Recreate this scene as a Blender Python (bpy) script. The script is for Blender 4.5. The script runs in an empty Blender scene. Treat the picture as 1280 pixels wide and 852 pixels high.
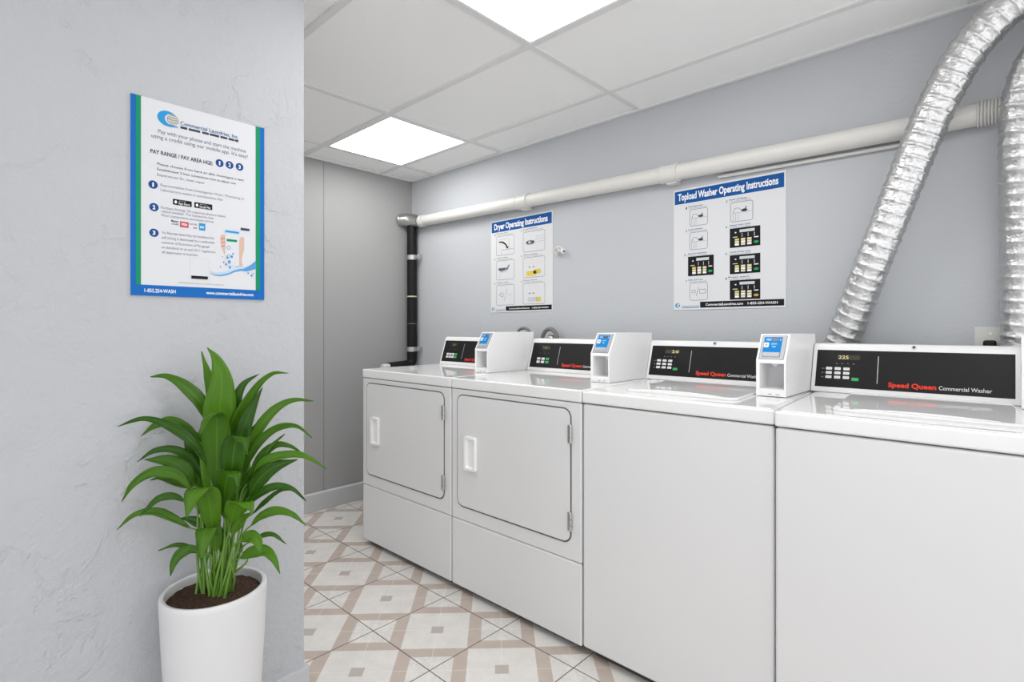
import bpy, bmesh, math, random
from mathutils import Vector, Matrix
random.seed(7)
SC = bpy.context.scene
COL = SC.collection

# ---------------------------------------------------------------- camera, world, lights, exposure
FPX, YAW, H0 = 666.93, 0.7551, 410.06
CAM = Vector((2.4752, -1.5032, 1.126))
cd = bpy.data.cameras.new('camera'); cam = bpy.data.objects.new('camera', cd); COL.objects.link(cam)
cam.location = CAM; cam.rotation_euler = (math.pi/2, 0, YAW)
cd.sensor_width = 36; cd.lens = FPX/1280*36; cd.shift_y = (H0-426)/1280; cd.clip_start = .02
SC.camera = cam

world = bpy.data.worlds.new('daylight'); SC.world = world; world.use_nodes = True
bg = world.node_tree.nodes['Background']
bg.inputs[0].default_value = (.97, .98, 1.0, 1); bg.inputs[1].default_value = 1.4
LAMP_EMISSION = 7.5
SC.view_settings.view_transform = 'Standard'; SC.view_settings.look = 'None'
SC.view_settings.gamma = 1; SC.view_settings.use_curve_mapping = False
SC.view_settings.exposure = 0.24

SN, CS = math.sin(YAW), math.cos(YAW)
def at(u, v, t):
    """point seen at photo pixel (u,v) at forward distance t (metres)"""
    a = (u-640)/FPX*t; b = -(v-H0)/FPX*t
    return Vector((CAM.x+a*CS-t*SN, CAM.y+a*SN+t*CS, CAM.z+b))

# ---------------------------------------------------------------- materials
def mat(name, col, rough=.5, metal=0, spec=.5, emit=None, estr=0, bump=None, coat=0):
    m = bpy.data.materials.new(name); m.use_nodes = True
    nt = m.node_tree; b = nt.nodes['Principled BSDF']
    b.inputs['Base Color'].default_value = (*col, 1); b.inputs['Roughness'].default_value = rough
    b.inputs['Metallic'].default_value = metal; b.inputs['Specular IOR Level'].default_value = spec
    b.inputs['Coat Weight'].default_value = coat
    if emit:
        b.inputs['Emission Color'].default_value = (*emit, 1); b.inputs['Emission Strength'].default_value = estr
    if bump:
        sc_, st, det = bump
        tc = nt.nodes.new('ShaderNodeTexCoord'); n = nt.nodes.new('ShaderNodeTexNoise')
        n.inputs['Scale'].default_value = sc_; n.inputs['Detail'].default_value = det
        bp = nt.nodes.new('ShaderNodeBump'); bp.inputs['Strength'].default_value = st; bp.inputs['Distance'].default_value = .01
        nt.links.new(tc.outputs['Object'], n.inputs['Vector']); nt.links.new(n.outputs['Fac'], bp.inputs['Height'])
        nt.links.new(bp.outputs['Normal'], b.inputs['Normal'])
    return m

class NT:
    """tiny helper for math node chains"""
    def __init__(s, m): s.t = m.node_tree
    def n(s, kind, **kw):
        x = s.t.nodes.new(kind)
        for k, v in kw.items(): setattr(x, k, v)
        return x
    def l(s, a, b): s.t.links.new(a, b)
    def m(s, op, a, b=None, c=None):
        x = s.n('ShaderNodeMath', operation=op)
        for i, v in enumerate((a, b, c)):
            if v is None: continue
            if isinstance(v, (int, float)): x.inputs[i].default_value = v
            else: s.l(v, x.inputs[i])
        return x.outputs[0]
    def mix(s, f, a, b):
        x = s.n('ShaderNodeMix', data_type='RGBA')
        if isinstance(f, (int, float)): x.inputs[0].default_value = f
        else: s.l(f, x.inputs[0])
        for i, v in ((6, a), (7, b)):
            if isinstance(v, tuple): x.inputs[i].default_value = (*v, 1)
            else: s.l(v, x.inputs[i])
        return x.outputs[2]

def floor_material():
    m = mat('patterned ceramic tile', (.7, .68, .66), .28); h = NT(m); b = m.node_tree.nodes['Principled BSDF']
    tc = h.n('ShaderNodeTexCoord'); sp = h.n('ShaderNodeSeparateXYZ'); h.l(tc.outputs['Object'], sp.inputs[0])
    S = .3365
    x = h.m('DIVIDE', h.m('SUBTRACT', sp.outputs[0], .4015), S); y = h.m('DIVIDE', h.m('SUBTRACT', sp.outputs[1], -.4110), S)
    fx = h.m('SUBTRACT', h.m('FRACT', x), .5); fy = h.m('SUBTRACT', h.m('FRACT', y), .5)      # tile local, -.5..+.5
    u = h.m('ABSOLUTE', h.m('ADD', fx, fy)); v = h.m('ABSOLUTE', h.m('SUBTRACT', fx, fy))      # 45 degree frame, half period 1
    # distance 1 = next centre along the diagonal in u/v units  (u runs 0..1)
    big = h.m('LESS_THAN', h.m('MAXIMUM', u, v), .49)
    cu = h.m('SUBTRACT', 1.0, u); cv = h.m('SUBTRACT', 1.0, v)
    sm = h.m('MAXIMUM', h.m('LESS_THAN', h.m('MAXIMUM', cu, v), .31), h.m('LESS_THAN', h.m('MAXIMUM', u, cv), .31))
    dot = h.m('LESS_THAN', h.m('MAXIMUM', u, v), .095)
    white = h.m('MAXIMUM', big, sm)
    line = h.m('LESS_THAN', h.m('MINIMUM', u, v), .008)
    grout = h.m('GREATER_THAN', h.m('MAXIMUM', h.m('ABSOLUTE', fx), h.m('ABSOLUTE', fy)), .4945)
    nz = h.n('ShaderNodeTexNoise'); nz.inputs['Scale'].default_value = 14; nz.inputs['Detail'].default_value = 8; nz.inputs['Roughness'].default_value = .7
    h.l(tc.outputs['Object'], nz.inputs['Vector'])
    nf = h.n('ShaderNodeTexNoise'); nf.inputs['Scale'].default_value = 120; nf.inputs['Detail'].default_value = 3
    h.l(tc.outputs['Object'], nf.inputs['Vector'])
    cr = h.n('ShaderNodeMapRange'); cr.inputs[1].default_value = .35; cr.inputs[2].default_value = .7; h.l(nz.outputs['Fac'], cr.inputs[0])
    wcol = h.mix(cr.outputs[0], (.72, .70, .675), (.63, .605, .58))
    bcol = h.mix(cr.outputs[0], (.51, .43, .375), (.44, .375, .33))
    # faint grey veins in the small squares
    vein = h.m('LESS_THAN', h.m('ABSOLUTE', h.m('SUBTRACT', nz.outputs['Fac'], .5)), .012)
    c = h.mix(white, bcol, wcol)
    c = h.mix(h.m('MULTIPLY', h.m('MULTIPLY', vein, sm), .35), c, (.40, .37, .34))
    c = h.mix(h.m('MULTIPLY', line, .35), c, (.80, .77, .74))
    c = h.mix(h.m('MULTIPLY', dot, .9), c, (.42, .38, .345))
    c = h.mix(h.m('MULTIPLY', h.m('SUBTRACT', nf.outputs['Fac'], .35), .25), c, (.45, .42, .39))
    c = h.mix(grout, c, (.10, .085, .075))
    h.l(c, b.inputs['Base Color'])
    bp = h.n('ShaderNodeBump'); bp.inputs['Strength'].default_value = .4; bp.inputs['Distance'].default_value = .002
    h.l(h.m('SUBTRACT', 1.0, grout), bp.inputs['Height']); h.l(bp.outputs['Normal'], b.inputs['Normal'])
    h.l(h.m('ADD', h.m('MULTIPLY', grout, .5), .3), b.inputs['Roughness'])
    return m

def stucco_material():
    m = mat('skip trowel plaster', (.485, .498, .520), .62, spec=.3); h = NT(m); b = m.node_tree.nodes['Principled BSDF']
    tc = h.n('ShaderNodeTexCoord')
    def noise(s, d, r=.5, dist=0):
        x = h.n('ShaderNodeTexNoise'); x.inputs['Scale'].default_value = s; x.inputs['Detail'].default_value = d
        x.inputs['Roughness'].default_value = r; x.inputs['Distortion'].default_value = dist
        h.l(tc.outputs['Object'], x.inputs['Vector']); return x.outputs['Fac']
    a = noise(5, 6, .6, .4)
    # trowel edges: terrace of the low frequency noise
    ter = h.m('SMOOTH_MIN', h.m('MULTIPLY', h.m('FRACT', h.m('MULTIPLY', a, 5.0)), 6.0), 1.0, .2)
    mask = h.n('ShaderNodeMapRange'); mask.inputs[1].default_value = .38; mask.inputs[2].default_value = .56
    h.l(noise(3.3, 2), mask.inputs[0])
    fine = noise(70, 4, .6)
    hgt = h.m('ADD', h.m('MULTIPLY', h.m('MULTIPLY', ter, mask.outputs[0]), .35), h.m('ADD', h.m('MULTIPLY', fine, .45), h.m('MULTIPLY', noise(14, 5), 1.0)))
    bp = h.n('ShaderNodeBump'); bp.inputs['Strength'].default_value = .75; bp.inputs['Distance'].default_value = .007
    h.l(hgt, bp.inputs['Height']); h.l(bp.outputs['Normal'], b.inputs['Normal'])
    return m

def leaf_material():
    m = mat('leaf', (.05, .2, .02), .34, spec=.28); h = NT(m); b = m.node_tree.nodes['Principled BSDF']
    uv = h.n('ShaderNodeUVMap'); sp = h.n('ShaderNodeSeparateXYZ'); h.l(uv.outputs[0], sp.inputs[0])
    d = h.m('ABSOLUTE', h.m('SUBTRACT', sp.outputs[0], .5))
    rib = h.m('LESS_THAN', d, .028)
    vein = h.m('SINE', h.m('MULTIPLY', h.m('SUBTRACT', sp.outputs[1], h.m('MULTIPLY', d, .35)), 150.0))
    oi = h.n('ShaderNodeObjectInfo')
    tc = h.n('ShaderNodeTexCoord'); nz = h.n('ShaderNodeTexNoise'); nz.inputs['Scale'].default_value = 18; h.l(tc.outputs['Object'], nz.inputs['Vector'])
    c = h.mix(h.m('ADD', h.m('MULTIPLY', oi.outputs['Random'], .7), h.m('MULTIPLY', nz.outputs['Fac'], .3)), (.010, .058, .003), (.100, .255, .008))
    c = h.mix(h.m('MULTIPLY', h.m('ADD', vein, 1.0), .07), c, (.10, .26, .015))
    c = h.mix(h.m('MULTIPLY', rib, .4), c, (.16, .34, .04))
    h.l(c, b.inputs['Base Color'])
    tr = h.n('ShaderNodeBsdfTranslucent'); tr.inputs[0].default_value = (.14, .36, .015, 1)
    mx = h.n('ShaderNodeMixShader'); mx.inputs[0].default_value = .22
    out = m.node_tree.nodes['Material Output']
    h.l(b.outputs[0], mx.inputs[1]); h.l(tr.outputs[0], mx.inputs[2]); h.l(mx.outputs[0], out.inputs[0])
    return m

def foil_material():
    m = mat('crinkled foil', (.64, .64, .64), .33, metal=1); h = NT(m); b = m.node_tree.nodes['Principled BSDF']
    tc = h.n('ShaderNodeTexCoord')
    v = h.n('ShaderNodeTexVoronoi'); v.inputs['Scale'].default_value = 80; v.feature = 'F1'
    nz = h.n('ShaderNodeTexNoise'); nz.inputs['Scale'].default_value = 85; nz.inputs['Detail'].default_value = 3; nz.inputs['Distortion'].default_value = 1.5
    h.l(tc.outputs['Object'], nz.inputs['Vector']); h.l(tc.outputs['Object'], v.inputs['Vector'])
    bp = h.n('ShaderNodeBump'); bp.inputs['Strength'].default_value = .5; bp.inputs['Distance'].default_value = .003
    h.l(h.m('ADD', nz.outputs['Fac'], h.m('MULTIPLY', v.outputs['Distance'], .7)), bp.inputs['Height']); h.l(bp.outputs['Normal'], b.inputs['Normal'])
    return m

def soil_material():
    m = mat('potting soil', (.06, .035, .025), .95, spec=.1, bump=(160, .9, 6)); h = NT(m); b = m.node_tree.nodes['Principled BSDF']
    tc = h.n('ShaderNodeTexCoord'); nz = h.n('ShaderNodeTexNoise'); nz.inputs['Scale'].default_value = 140; nz.inputs['Detail'].default_value = 4
    h.l(tc.outputs['Object'], nz.inputs['Vector'])
    h.l(h.mix(nz.outputs['Fac'], (.018, .011, .008), (.14, .085, .06)), b.inputs['Base Color']); return m

M = dict(
    floor=floor_material(), stucco=stucco_material(), leaf=leaf_material(), foil=foil_material(), soil=soil_material(),
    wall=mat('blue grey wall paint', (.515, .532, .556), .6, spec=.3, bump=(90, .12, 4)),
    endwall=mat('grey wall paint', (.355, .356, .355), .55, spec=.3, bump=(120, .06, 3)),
    base=mat('painted baseboard', (.51, .52, .53), .45),
    pbase=mat('painted partition baseboard', (.52, .53, .55), .5, bump=(30, .15, 4)),
    tile=mat('ceiling tile', (.94, .94, .935), .85, spec=.15, bump=(220, .12, 3)),
    bar=mat('ceiling grid paint', (.76, .76, .76), .5),
    lamp=mat('lit diffuser', (1, 1, 1), .5, emit=(1, .99, .97), estr=LAMP_EMISSION),
    enamel=mat('white enamel', (.71, .71, .714), .25, spec=.5),
    enamel_lit=mat('white console enamel', (.80, .80, .80), .25, spec=.5),  # enamel copy lightened to carry the stronger light from above
    lidw=mat('glossy white lid enamel', (.80, .80, .80), .05, spec=.5),  # real gloss; tone raised to carry the light falling on the tops
    plastic=mat('white plastic', (.86, .86, .86), .35),
    gap_shade=mat('painted shade of door gap', (.12, .12, .12), .7),  # dark tone painted for the shaded gap round the dryer door
    dark_fill=mat('dark fill for gaps and holes', (.05, .05, .05), .8),
    steel=mat('brushed steel', (.62, .62, .60), .30, metal=1),
    hinge=mat('hinge metal', (.55, .55, .53), .38, metal=1),
    black=mat('black control overlay', (.011, .011, .012), .38, spec=.22),
    blackp=mat('black plastic pipe', (.008, .008, .009), .45, spec=.25),
    pvc=mat('white plastic pipe', (.70, .69, .66), .38),
    hose=mat('grey hose', (.18, .17, .165), .5),
    pot=mat('white ceramic', (.70, .70, .71), .34, spec=.5),
    stem=mat('green stalk', (.13, .27, .035), .45),
    paper=mat('white print sheet', (.68, .69, .72), .6, spec=.15),
    wsheet=mat('white laminated sheet', (.70, .705, .72), .6, spec=.15),
    blue=mat('printed blue', (.008, .090, .32), .6, spec=.15), pblue=mat('printed mid blue', (.010, .135, .46), .6, spec=.15),
    green=mat('printed green', (.01, .26, .13), .6, spec=.15), cyan=mat('printed cyan', (.03, .30, .62), .6, spec=.15),
    navy=mat('printed navy', (.015, .075, .25), .6, spec=.15), txt=mat('printed dark text', (.05, .06, .09), .6, spec=.15),
    gtxt=mat('printed grey text', (.20, .22, .27), .6, spec=.15), btxt=mat('printed blue text', (.03, .12, .27), .6, spec=.15),
    pblack=mat('printed black', (.012, .012, .014), .6, spec=.15), pwhite=mat('printed white', (.86, .86, .86), .6, spec=.15),
    grey=mat('printed grey line', (.33, .34, .36), .6, spec=.15), lgrey=mat('printed light grey', (.60, .61, .63), .6, spec=.15),
    yellow=mat('printed yellow', (.72, .58, .10), .6, spec=.15), cream=mat('printed cream', (.74, .68, .45), .6, spec=.15),
    pgreen=mat('printed button green', (.02, .35, .10), .6, spec=.15), red=mat('printed red', (.55, .10, .11), .6, spec=.15),
    gold=mat('printed gold', (.55, .40, .08), .6, spec=.15), skin=mat('printed skin tone', (.66, .45, .37), .6, spec=.15),
    water=mat('printed water blue', (.10, .32, .62), .6, spec=.15), lwater=mat('printed pale water', (.45, .65, .83), .6, spec=.15),
    redtxt=mat('red brand lettering', (.75, .055, .03), .6, spec=.15), whitetxt=mat('white lettering', (.72, .72, .72), .6, spec=.15),
    btn=mat('white key', (.75, .75, .74), .4), gbtn=mat('green start key', (.02, .38, .10), .4),
    lcd=mat('dark olive display', (.045, .042, .022), .25), seg=mat('lit display digits', (.5, .42, .2), .4, emit=(.62, .52, .24), estr=.35),
    olive=mat('dim display digits', (.16, .14, .05), .4),
    screen=mat('blue payment screen', (.010, .22, .58), .6, spec=.1), lscreen=mat('pale screen print', (.40, .66, .85), .35),
    dgrey=mat('dark grey insert', (.09, .10, .11), .35), mgrey=mat('grey plastic', (.42, .43, .45), .4),
    recess=mat('grey recess liner', (.62, .62, .64), .45),
    seamgrey=mat('wall panel seam', (.24, .24, .24), .6),
    plate=mat('outlet plate', (.66, .66, .63), .45),
    beige=mat('beige tape', (.55, .50, .38), .5),
)

# ---------------------------------------------------------------- mesh builder
class MB:
    def __init__(s): s.bm = bmesh.new(); s.mats = []
    def mi(s, m):
        if m not in s.mats: s.mats.append(m)
        return s.mats.index(m)
    def add(s, verts, faces, m, smooth=False, uvs=None):
        vs = [s.bm.verts.new(v) for v in verts]; k = s.mi(m); out = []
        for f in faces:
            try: fc = s.bm.faces.new([vs[i] for i in f])
            except ValueError: continue
            fc.material_index = k; fc.smooth = smooth; out.append(fc)
        if uvs:
            L = s.bm.loops.layers.uv.verify(); d = {v: uvs[i] for i, v in enumerate(vs)}
            for fc in out:
                for lp in fc.loops: lp[L].uv = d[lp.vert]
        return vs
    def box(s, x0, x1, y0, y1, z0, z1, m, r=0, seg=2, k=0, vertical_only=False):
        t = bmesh.new()
        bmesh.ops.create_cube(t, size=1)
        for v in t.verts: v.co = Vector(((x0+x1)/2+v.co.x*(x1-x0), (y0+y1)/2+v.co.y*(y1-y0), (z0+z1)/2+v.co.z*(z1-z0)))
        if r: bmesh.ops.bevel(t, geom=t.edges[:], offset=r, segments=seg, profile=.5, affect='EDGES')
        if k:
            for v in t.verts: v.co.x += k*v.co.y
        s.merge(t, m, smooth=bool(r))
    def merge(s, t, m, smooth=False):
        k = s.mi(m); mp = {v: s.bm.verts.new(v.co) for v in t.verts}
        for f in t.faces:
            n = s.bm.faces.new([mp[v] for v in f.verts]); n.material_index = k; n.smooth = smooth
        t.free()
    def prism(s, outline, axis, a, b, m, r=0, smooth=False, k=0):
        """outline 2D points extruded along axis ('x','y','z') from a to b; optional bevel"""
        def P(p, w): return {'x': (w, p[0], p[1]), 'y': (p[0], w, p[1]), 'z': (p[0], p[1], w)}[axis]
        t = bmesh.new()
        A = [t.verts.new(P(p, a)) for p in outline]; B = [t.verts.new(P(p, b)) for p in outline]
        n = len(outline)
        t.faces.new(A); t.faces.new(B[::-1])
        for i in range(n): t.faces.new([A[i], B[i], B[(i+1) % n], A[(i+1) % n]])
        bmesh.ops.recalc_face_normals(t, faces=t.faces[:])
        if r: bmesh.ops.bevel(t, geom=[e for e in t.edges if e.calc_face_angle(0) > .5], offset=r, segments=2, profile=.5, affect='EDGES')
        if k:
            for v in t.verts: v.co.x += k*v.co.y
        s.merge(t, m, smooth=bool(r) or smooth)
    def tube(s, pts, rad, m, n=20, caps=True):
        pts = [Vector(p) for p in pts]; N = len(pts); rads = rad if isinstance(rad, (list, tuple)) else [rad]*N
        T = [(pts[min(i+1, N-1)]-pts[max(i-1, 0)]).normalized() for i in range(N)]
        up = Vector((0, 0, 1)) if abs(T[0].z) < .9 else Vector((1, 0, 0))
        U = T[0].cross(up).normalized(); V = []; F = []
        for i in range(N):
            U = (U-T[i]*U.dot(T[i])).normalized(); W = T[i].cross(U)
            for j in range(n):
                a = 2*math.pi*j/n; V.append(pts[i]+(U*math.cos(a)+W*math.sin(a))*rads[i])
        for i in range(N-1):
            for j in range(n): F.append((i*n+j, i*n+(j+1) % n, (i+1)*n+(j+1) % n, (i+1)*n+j))
        if caps: F.append(tuple(range(n))[::-1]); F.append(tuple((N-1)*n+j for j in range(n)))
        s.add(V, F, m, True)
    def lathe(s, prof, m, n=48, c=(0, 0, 0)):
        V = []; F = []; N = len(prof)
        for r, z in prof:
            for j in range(n):
                a = 2*math.pi*j/n; V.append((c[0]+r*math.cos(a), c[1]+r*math.sin(a), c[2]+z))
        for i in range(N-1):
            for j in range(n): F.append((i*n+j, i*n+(j+1) % n, (i+1)*n+(j+1) % n, (i+1)*n+j))
        F.append(tuple(range(n))[::-1]); F.append(tuple((N-1)*n+j for j in range(n)))
        s.add(V, F, m, True)
    def build(s, name, parent=None, loc=None):
        me = bpy.data.meshes.new(name)
        bmesh.ops.recalc_face_normals(s.bm, faces=[f for f in s.bm.faces if len(f.verts) > 2]) if not getattr(s, 'flat', False) else None
        s.bm.to_mesh(me); s.bm.free()
        for m in s.mats: me.materials.append(m)
        o = bpy.data.objects.new(name, me); COL.objects.link(o)
        if parent: o.parent = parent
        if loc: o.location = loc
        if any(p.use_smooth for p in me.polygons):
            md = o.modifiers.new('edge normals', 'WEIGHTED_NORMAL'); md.keep_sharp = True
            me.set_sharp_from_angle(angle=math.radians(40))
        return o

def thing(name, label, cat, loc=(0, 0, 0), group=None, rz=0):
    o = bpy.data.objects.new(name, None); COL.objects.link(o); o.location = loc; o.rotation_euler = (0, 0, rz)
    o.empty_display_size = .05
    return tag(o, label, cat, group)
def tag(o, label, cat, group=None):
    o['label'] = label; o['category'] = cat
    if group: o['group'] = group
    return o
def structure(o, kind='structure'): o['kind'] = kind; return o
def copy_tree(o, parent=None):
    c = o.copy(); COL.objects.link(c)
    if parent: c.parent = parent
    for ch in list(o.children): copy_tree(ch, c)
    return c

# ---------------------------------------------------------------- flat prints on a surface
_tc = {}
def text_polys(s, bold=0, shear=0, res=3):
    key = (s, bold, shear)
    if key in _tc: return _tc[key]
    cu = bpy.data.curves.new('tmp', 'FONT'); cu.body = s; cu.size = 1; cu.offset = bold; cu.shear = shear; cu.resolution_u = res
    cu.fill_mode = 'FRONT'
    ob = bpy.data.objects.new('tmp', cu); COL.objects.link(ob)
    dg = bpy.context.evaluated_depsgraph_get(); me = bpy.data.meshes.new_from_object(ob.evaluated_get(dg))
    V = [v.co.copy() for v in me.vertices]; F = [tuple(p.vertices) for p in me.polygons]
    bpy.data.objects.remove(ob); bpy.data.curves.remove(cu); bpy.data.meshes.remove(me)
    _tc[key] = (V, F); return V, F

class Flat:
    """2D drawing (x right, y up from the lower left corner, metres) laid on a plane in layers 0.15 mm apart"""
    def __init__(s, origin, right, up):
        s.o = Vector(origin); s.r = Vector(right).normalized(); s.u = Vector(up).normalized(); s.n = s.r.cross(s.u)
        s.mb = MB(); s.mb.flat = True
    def P(s, x, y, l): return s.o+s.r*x+s.u*y+s.n*(.0003+l*.00015)
    def poly(s, pts, m, l=1): s.mb.add([s.P(x, y, l) for x, y in pts], [tuple(range(len(pts)))], m)
    def rect(s, x0, y0, x1, y1, m, l=1): s.poly([(x0, y0), (x1, y0), (x1, y1), (x0, y1)], m, l)
    def rr(s, x0, y0, x1, y1, r, n=4):
        p = []
        for cx, cy, a0 in ((x1-r, y0+r, -90), (x1-r, y1-r, 0), (x0+r, y1-r, 90), (x0+r, y0+r, 180)):
            for i in range(n+1):
                a = math.radians(a0+90*i/n); p.append((cx+r*math.cos(a), cy+r*math.sin(a)))
        return p
    def rrect(s, x0, y0, x1, y1, r, m, l=1): s.poly(s.rr(x0, y0, x1, y1, r), m, l)
    def ring(s, A, B, m, l=1):
        n = len(A); s.mb.add([s.P(x, y, l) for x, y in A]+[s.P(x, y, l) for x, y in B], [(i, (i+1) % n, n+(i+1) % n, n+i) for i in range(n)], m)
    def rring(s, x0, y0, x1, y1, r, w, m, l=1): s.ring(s.rr(x0, y0, x1, y1, r), s.rr(x0+w, y0+w, x1-w, y1-w, max(r-w, .0002)), m, l)
    def ell(s, cx, cy, rx, ry, m, l=1, n=28, rot=0):
        c, d = math.cos(rot), math.sin(rot)
        s.poly([(cx+rx*math.cos(2*math.pi*i/n)*c-ry*math.sin(2*math.pi*i/n)*d, cy+rx*math.cos(2*math.pi*i/n)*d+ry*math.sin(2*math.pi*i/n)*c) for i in range(n)], m, l)
    def stroke(s, pts, w, m, l=1):
        w = w if isinstance(w, (list, tuple)) else [w]*len(pts); L = []; R = []
        for i, (x, y) in enumerate(pts):
            a = pts[max(i-1, 0)]; b = pts[min(i+1, len(pts)-1)]; dx, dy = b[0]-a[0], b[1]-a[1]; q = math.hypot(dx, dy) or 1
            nx, ny = -dy/q*w[i]/2, dx/q*w[i]/2; L.append((x+nx, y+ny)); R.append((x-nx, y-ny))
        n = len(pts)
        s.mb.add([s.P(x, y, l) for x, y in R+L], [(i, i+1, n+i+1, n+i) for i in range(n-1)], m)
    def text(s, t, x, y, w, h, m, l=2, bold=.012, shear=0):
        """text box lower left (x,y) = baseline; w total width, h cap height"""
        V, F = text_polys(t, bold, shear)
        if not V: return
        x0 = min(v.x for v in V); x1 = max(v.x for v in V)
        sx = w/(x1-x0); sy = h/.70
        s.mb.add([s.P(x+(v.x-x0)*sx, y+v.y*sy, l) for v in V], F, m)
    def build(s, name, parent): return s.mb.build(name, parent)

# ================================================================= THE ROOM
XE, YW, HC, XP, YP = -.663, .785, 2.178, .908, -.758
def slab(name, x0, x1, y0, y1, z0, z1, m):
    b = MB(); b.box(x0, x1, y0, y1, z0, z1, m); return structure(b.build(name))
slab('floor', -1.2, 4.2, -4.0, 1.2, -.1, 0, M['floor'])
slab('wall_back', XE-.12, 4.2, YW, YW+.12, 0, HC+.3, M['wall'])
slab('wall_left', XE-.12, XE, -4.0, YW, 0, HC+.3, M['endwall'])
slab('wall_partition', XP-.14, XP, -4.0, YP, 0, HC+.3, M['stucco'])
slab('trim_1', XE, XE+.0016, .1135, .1185, .115, HC, M['seamgrey'])
def baseboard(name, outline, axis, a, b, m):
    k = MB(); k.prism(outline, axis, a, b, m, r=.002); return structure(k.build(name))
baseboard('baseboard_left', [(XE, 0), (XE+.014, 0), (XE+.014, .106), (XE+.006, .115), (XE, .115)], 'y', -3.9, YW, M['base'])
baseboard('baseboard_back', [(YW, 0), (YW-.014, 0), (YW-.014, .106), (YW-.006, .115), (YW, .115)], 'x', XE, 4.1, M['base'])
# partition baseboard wraps the end of the wall
k = MB(); k.prism([(XP-.152, -3.9), (XP+.013, -3.9), (XP+.013, YP+.010), (XP+.009, YP+.013), (XP-.152, YP+.013)], 'z', 0, .104, M['pbase'], r=.003)
structure(k.build('baseboard_partition'))

# ceiling: tile field with an exposed T-bar grid
GX = [-.405, .250, 1.165, 2.38, 3.6]; GY = [.518, -.015, -.625, -1.235, -1.845, -2.455, -3.065]
slab('ceiling', XE-.12, 4.2, -4.0, YW+.12, HC, HC+.3, M['tile'])
k = MB()
for x in GX: k.box(x-.014, x+.014, -3.9, YW-.02, HC-.007, HC+.002, M['bar'], r=.0015, seg=1)
for y in GY: k.box(XE+.02, 4.1, y-.014, y+.014, HC-.0072, HC+.002, M['bar'], r=.0015, seg=1)
structure(k.build('trim_2'))
k = MB()
k.box(XE, 4.1, YW-.022, YW, HC-.012, HC+.001, M['bar'], r=.002, seg=1)
k.box(XE, XE+.022, -3.9, YW, HC-.012, HC+.001, M['bar'], r=.002, seg=1)
structure(k.build('trim_3'))

def ceiling_light(x0, x1, y0, y1, label):
    o = thing('ceiling_light', label, 'ceiling light', ((x0+x1)/2, (y0+y1)/2, HC), 'lit square panels in the ceiling grid')
    hx, hy = (x1-x0)/2, (y1-y0)/2
    f = MB()
    for a in (-1, 1):
        f.box(min(a*hx, a*(hx-.012)), max(a*hx, a*(hx-.012)), -hy, hy, -.009, .002, M['plastic'], r=.001, seg=1)
        f.box(-hx+.012, hx-.012, min(a*hy, a*(hy-.012)), max(a*hy, a*(hy-.012)), -.009, .002, M['plastic'], r=.001, seg=1)
    f.build('frame', o)
    d = MB(); d.box(-hx+.012, hx-.012, -hy+.012, hy-.012, -.006, -.001, M['lamp']); d.build('diffuser', o)
    return o
ceiling_light(1.178, 1.770, -.613, -.028, 'large bright square ceiling light cut off by the top of the photo')
ceiling_light(-.393, .238, -.003, .506, 'smaller looking bright square ceiling light near the far corner')
ceiling_light(-.393, .238, -1.223, -.637, 'unseen square ceiling panel added behind the textured partition to brighten the far dryer')  # added out of view, lifts the light on the far machine fronts
ceiling_light(2.393, 2.985, -1.223, -.637, 'unseen square ceiling panel added before the nearest washer to brighten wall and partition')  # added out of view, evens the light on back wall, partition and planter

# ================================================================= MACHINES
KS = -.08
def rrect_pts(x0, x1, z0, z1, r, n=6):
    p = []
    for cx, cz, a0 in ((x1-r, z0+r, -90), (x1-r, z1-r, 0), (x0+r, z1-r, 90), (x0+r, z0+r, 180)):
        for i in range(n+1):
            a = math.radians(a0+90*i/n); p.append((cx+r*math.cos(a), cz+r*math.sin(a)))
    return p

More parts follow.
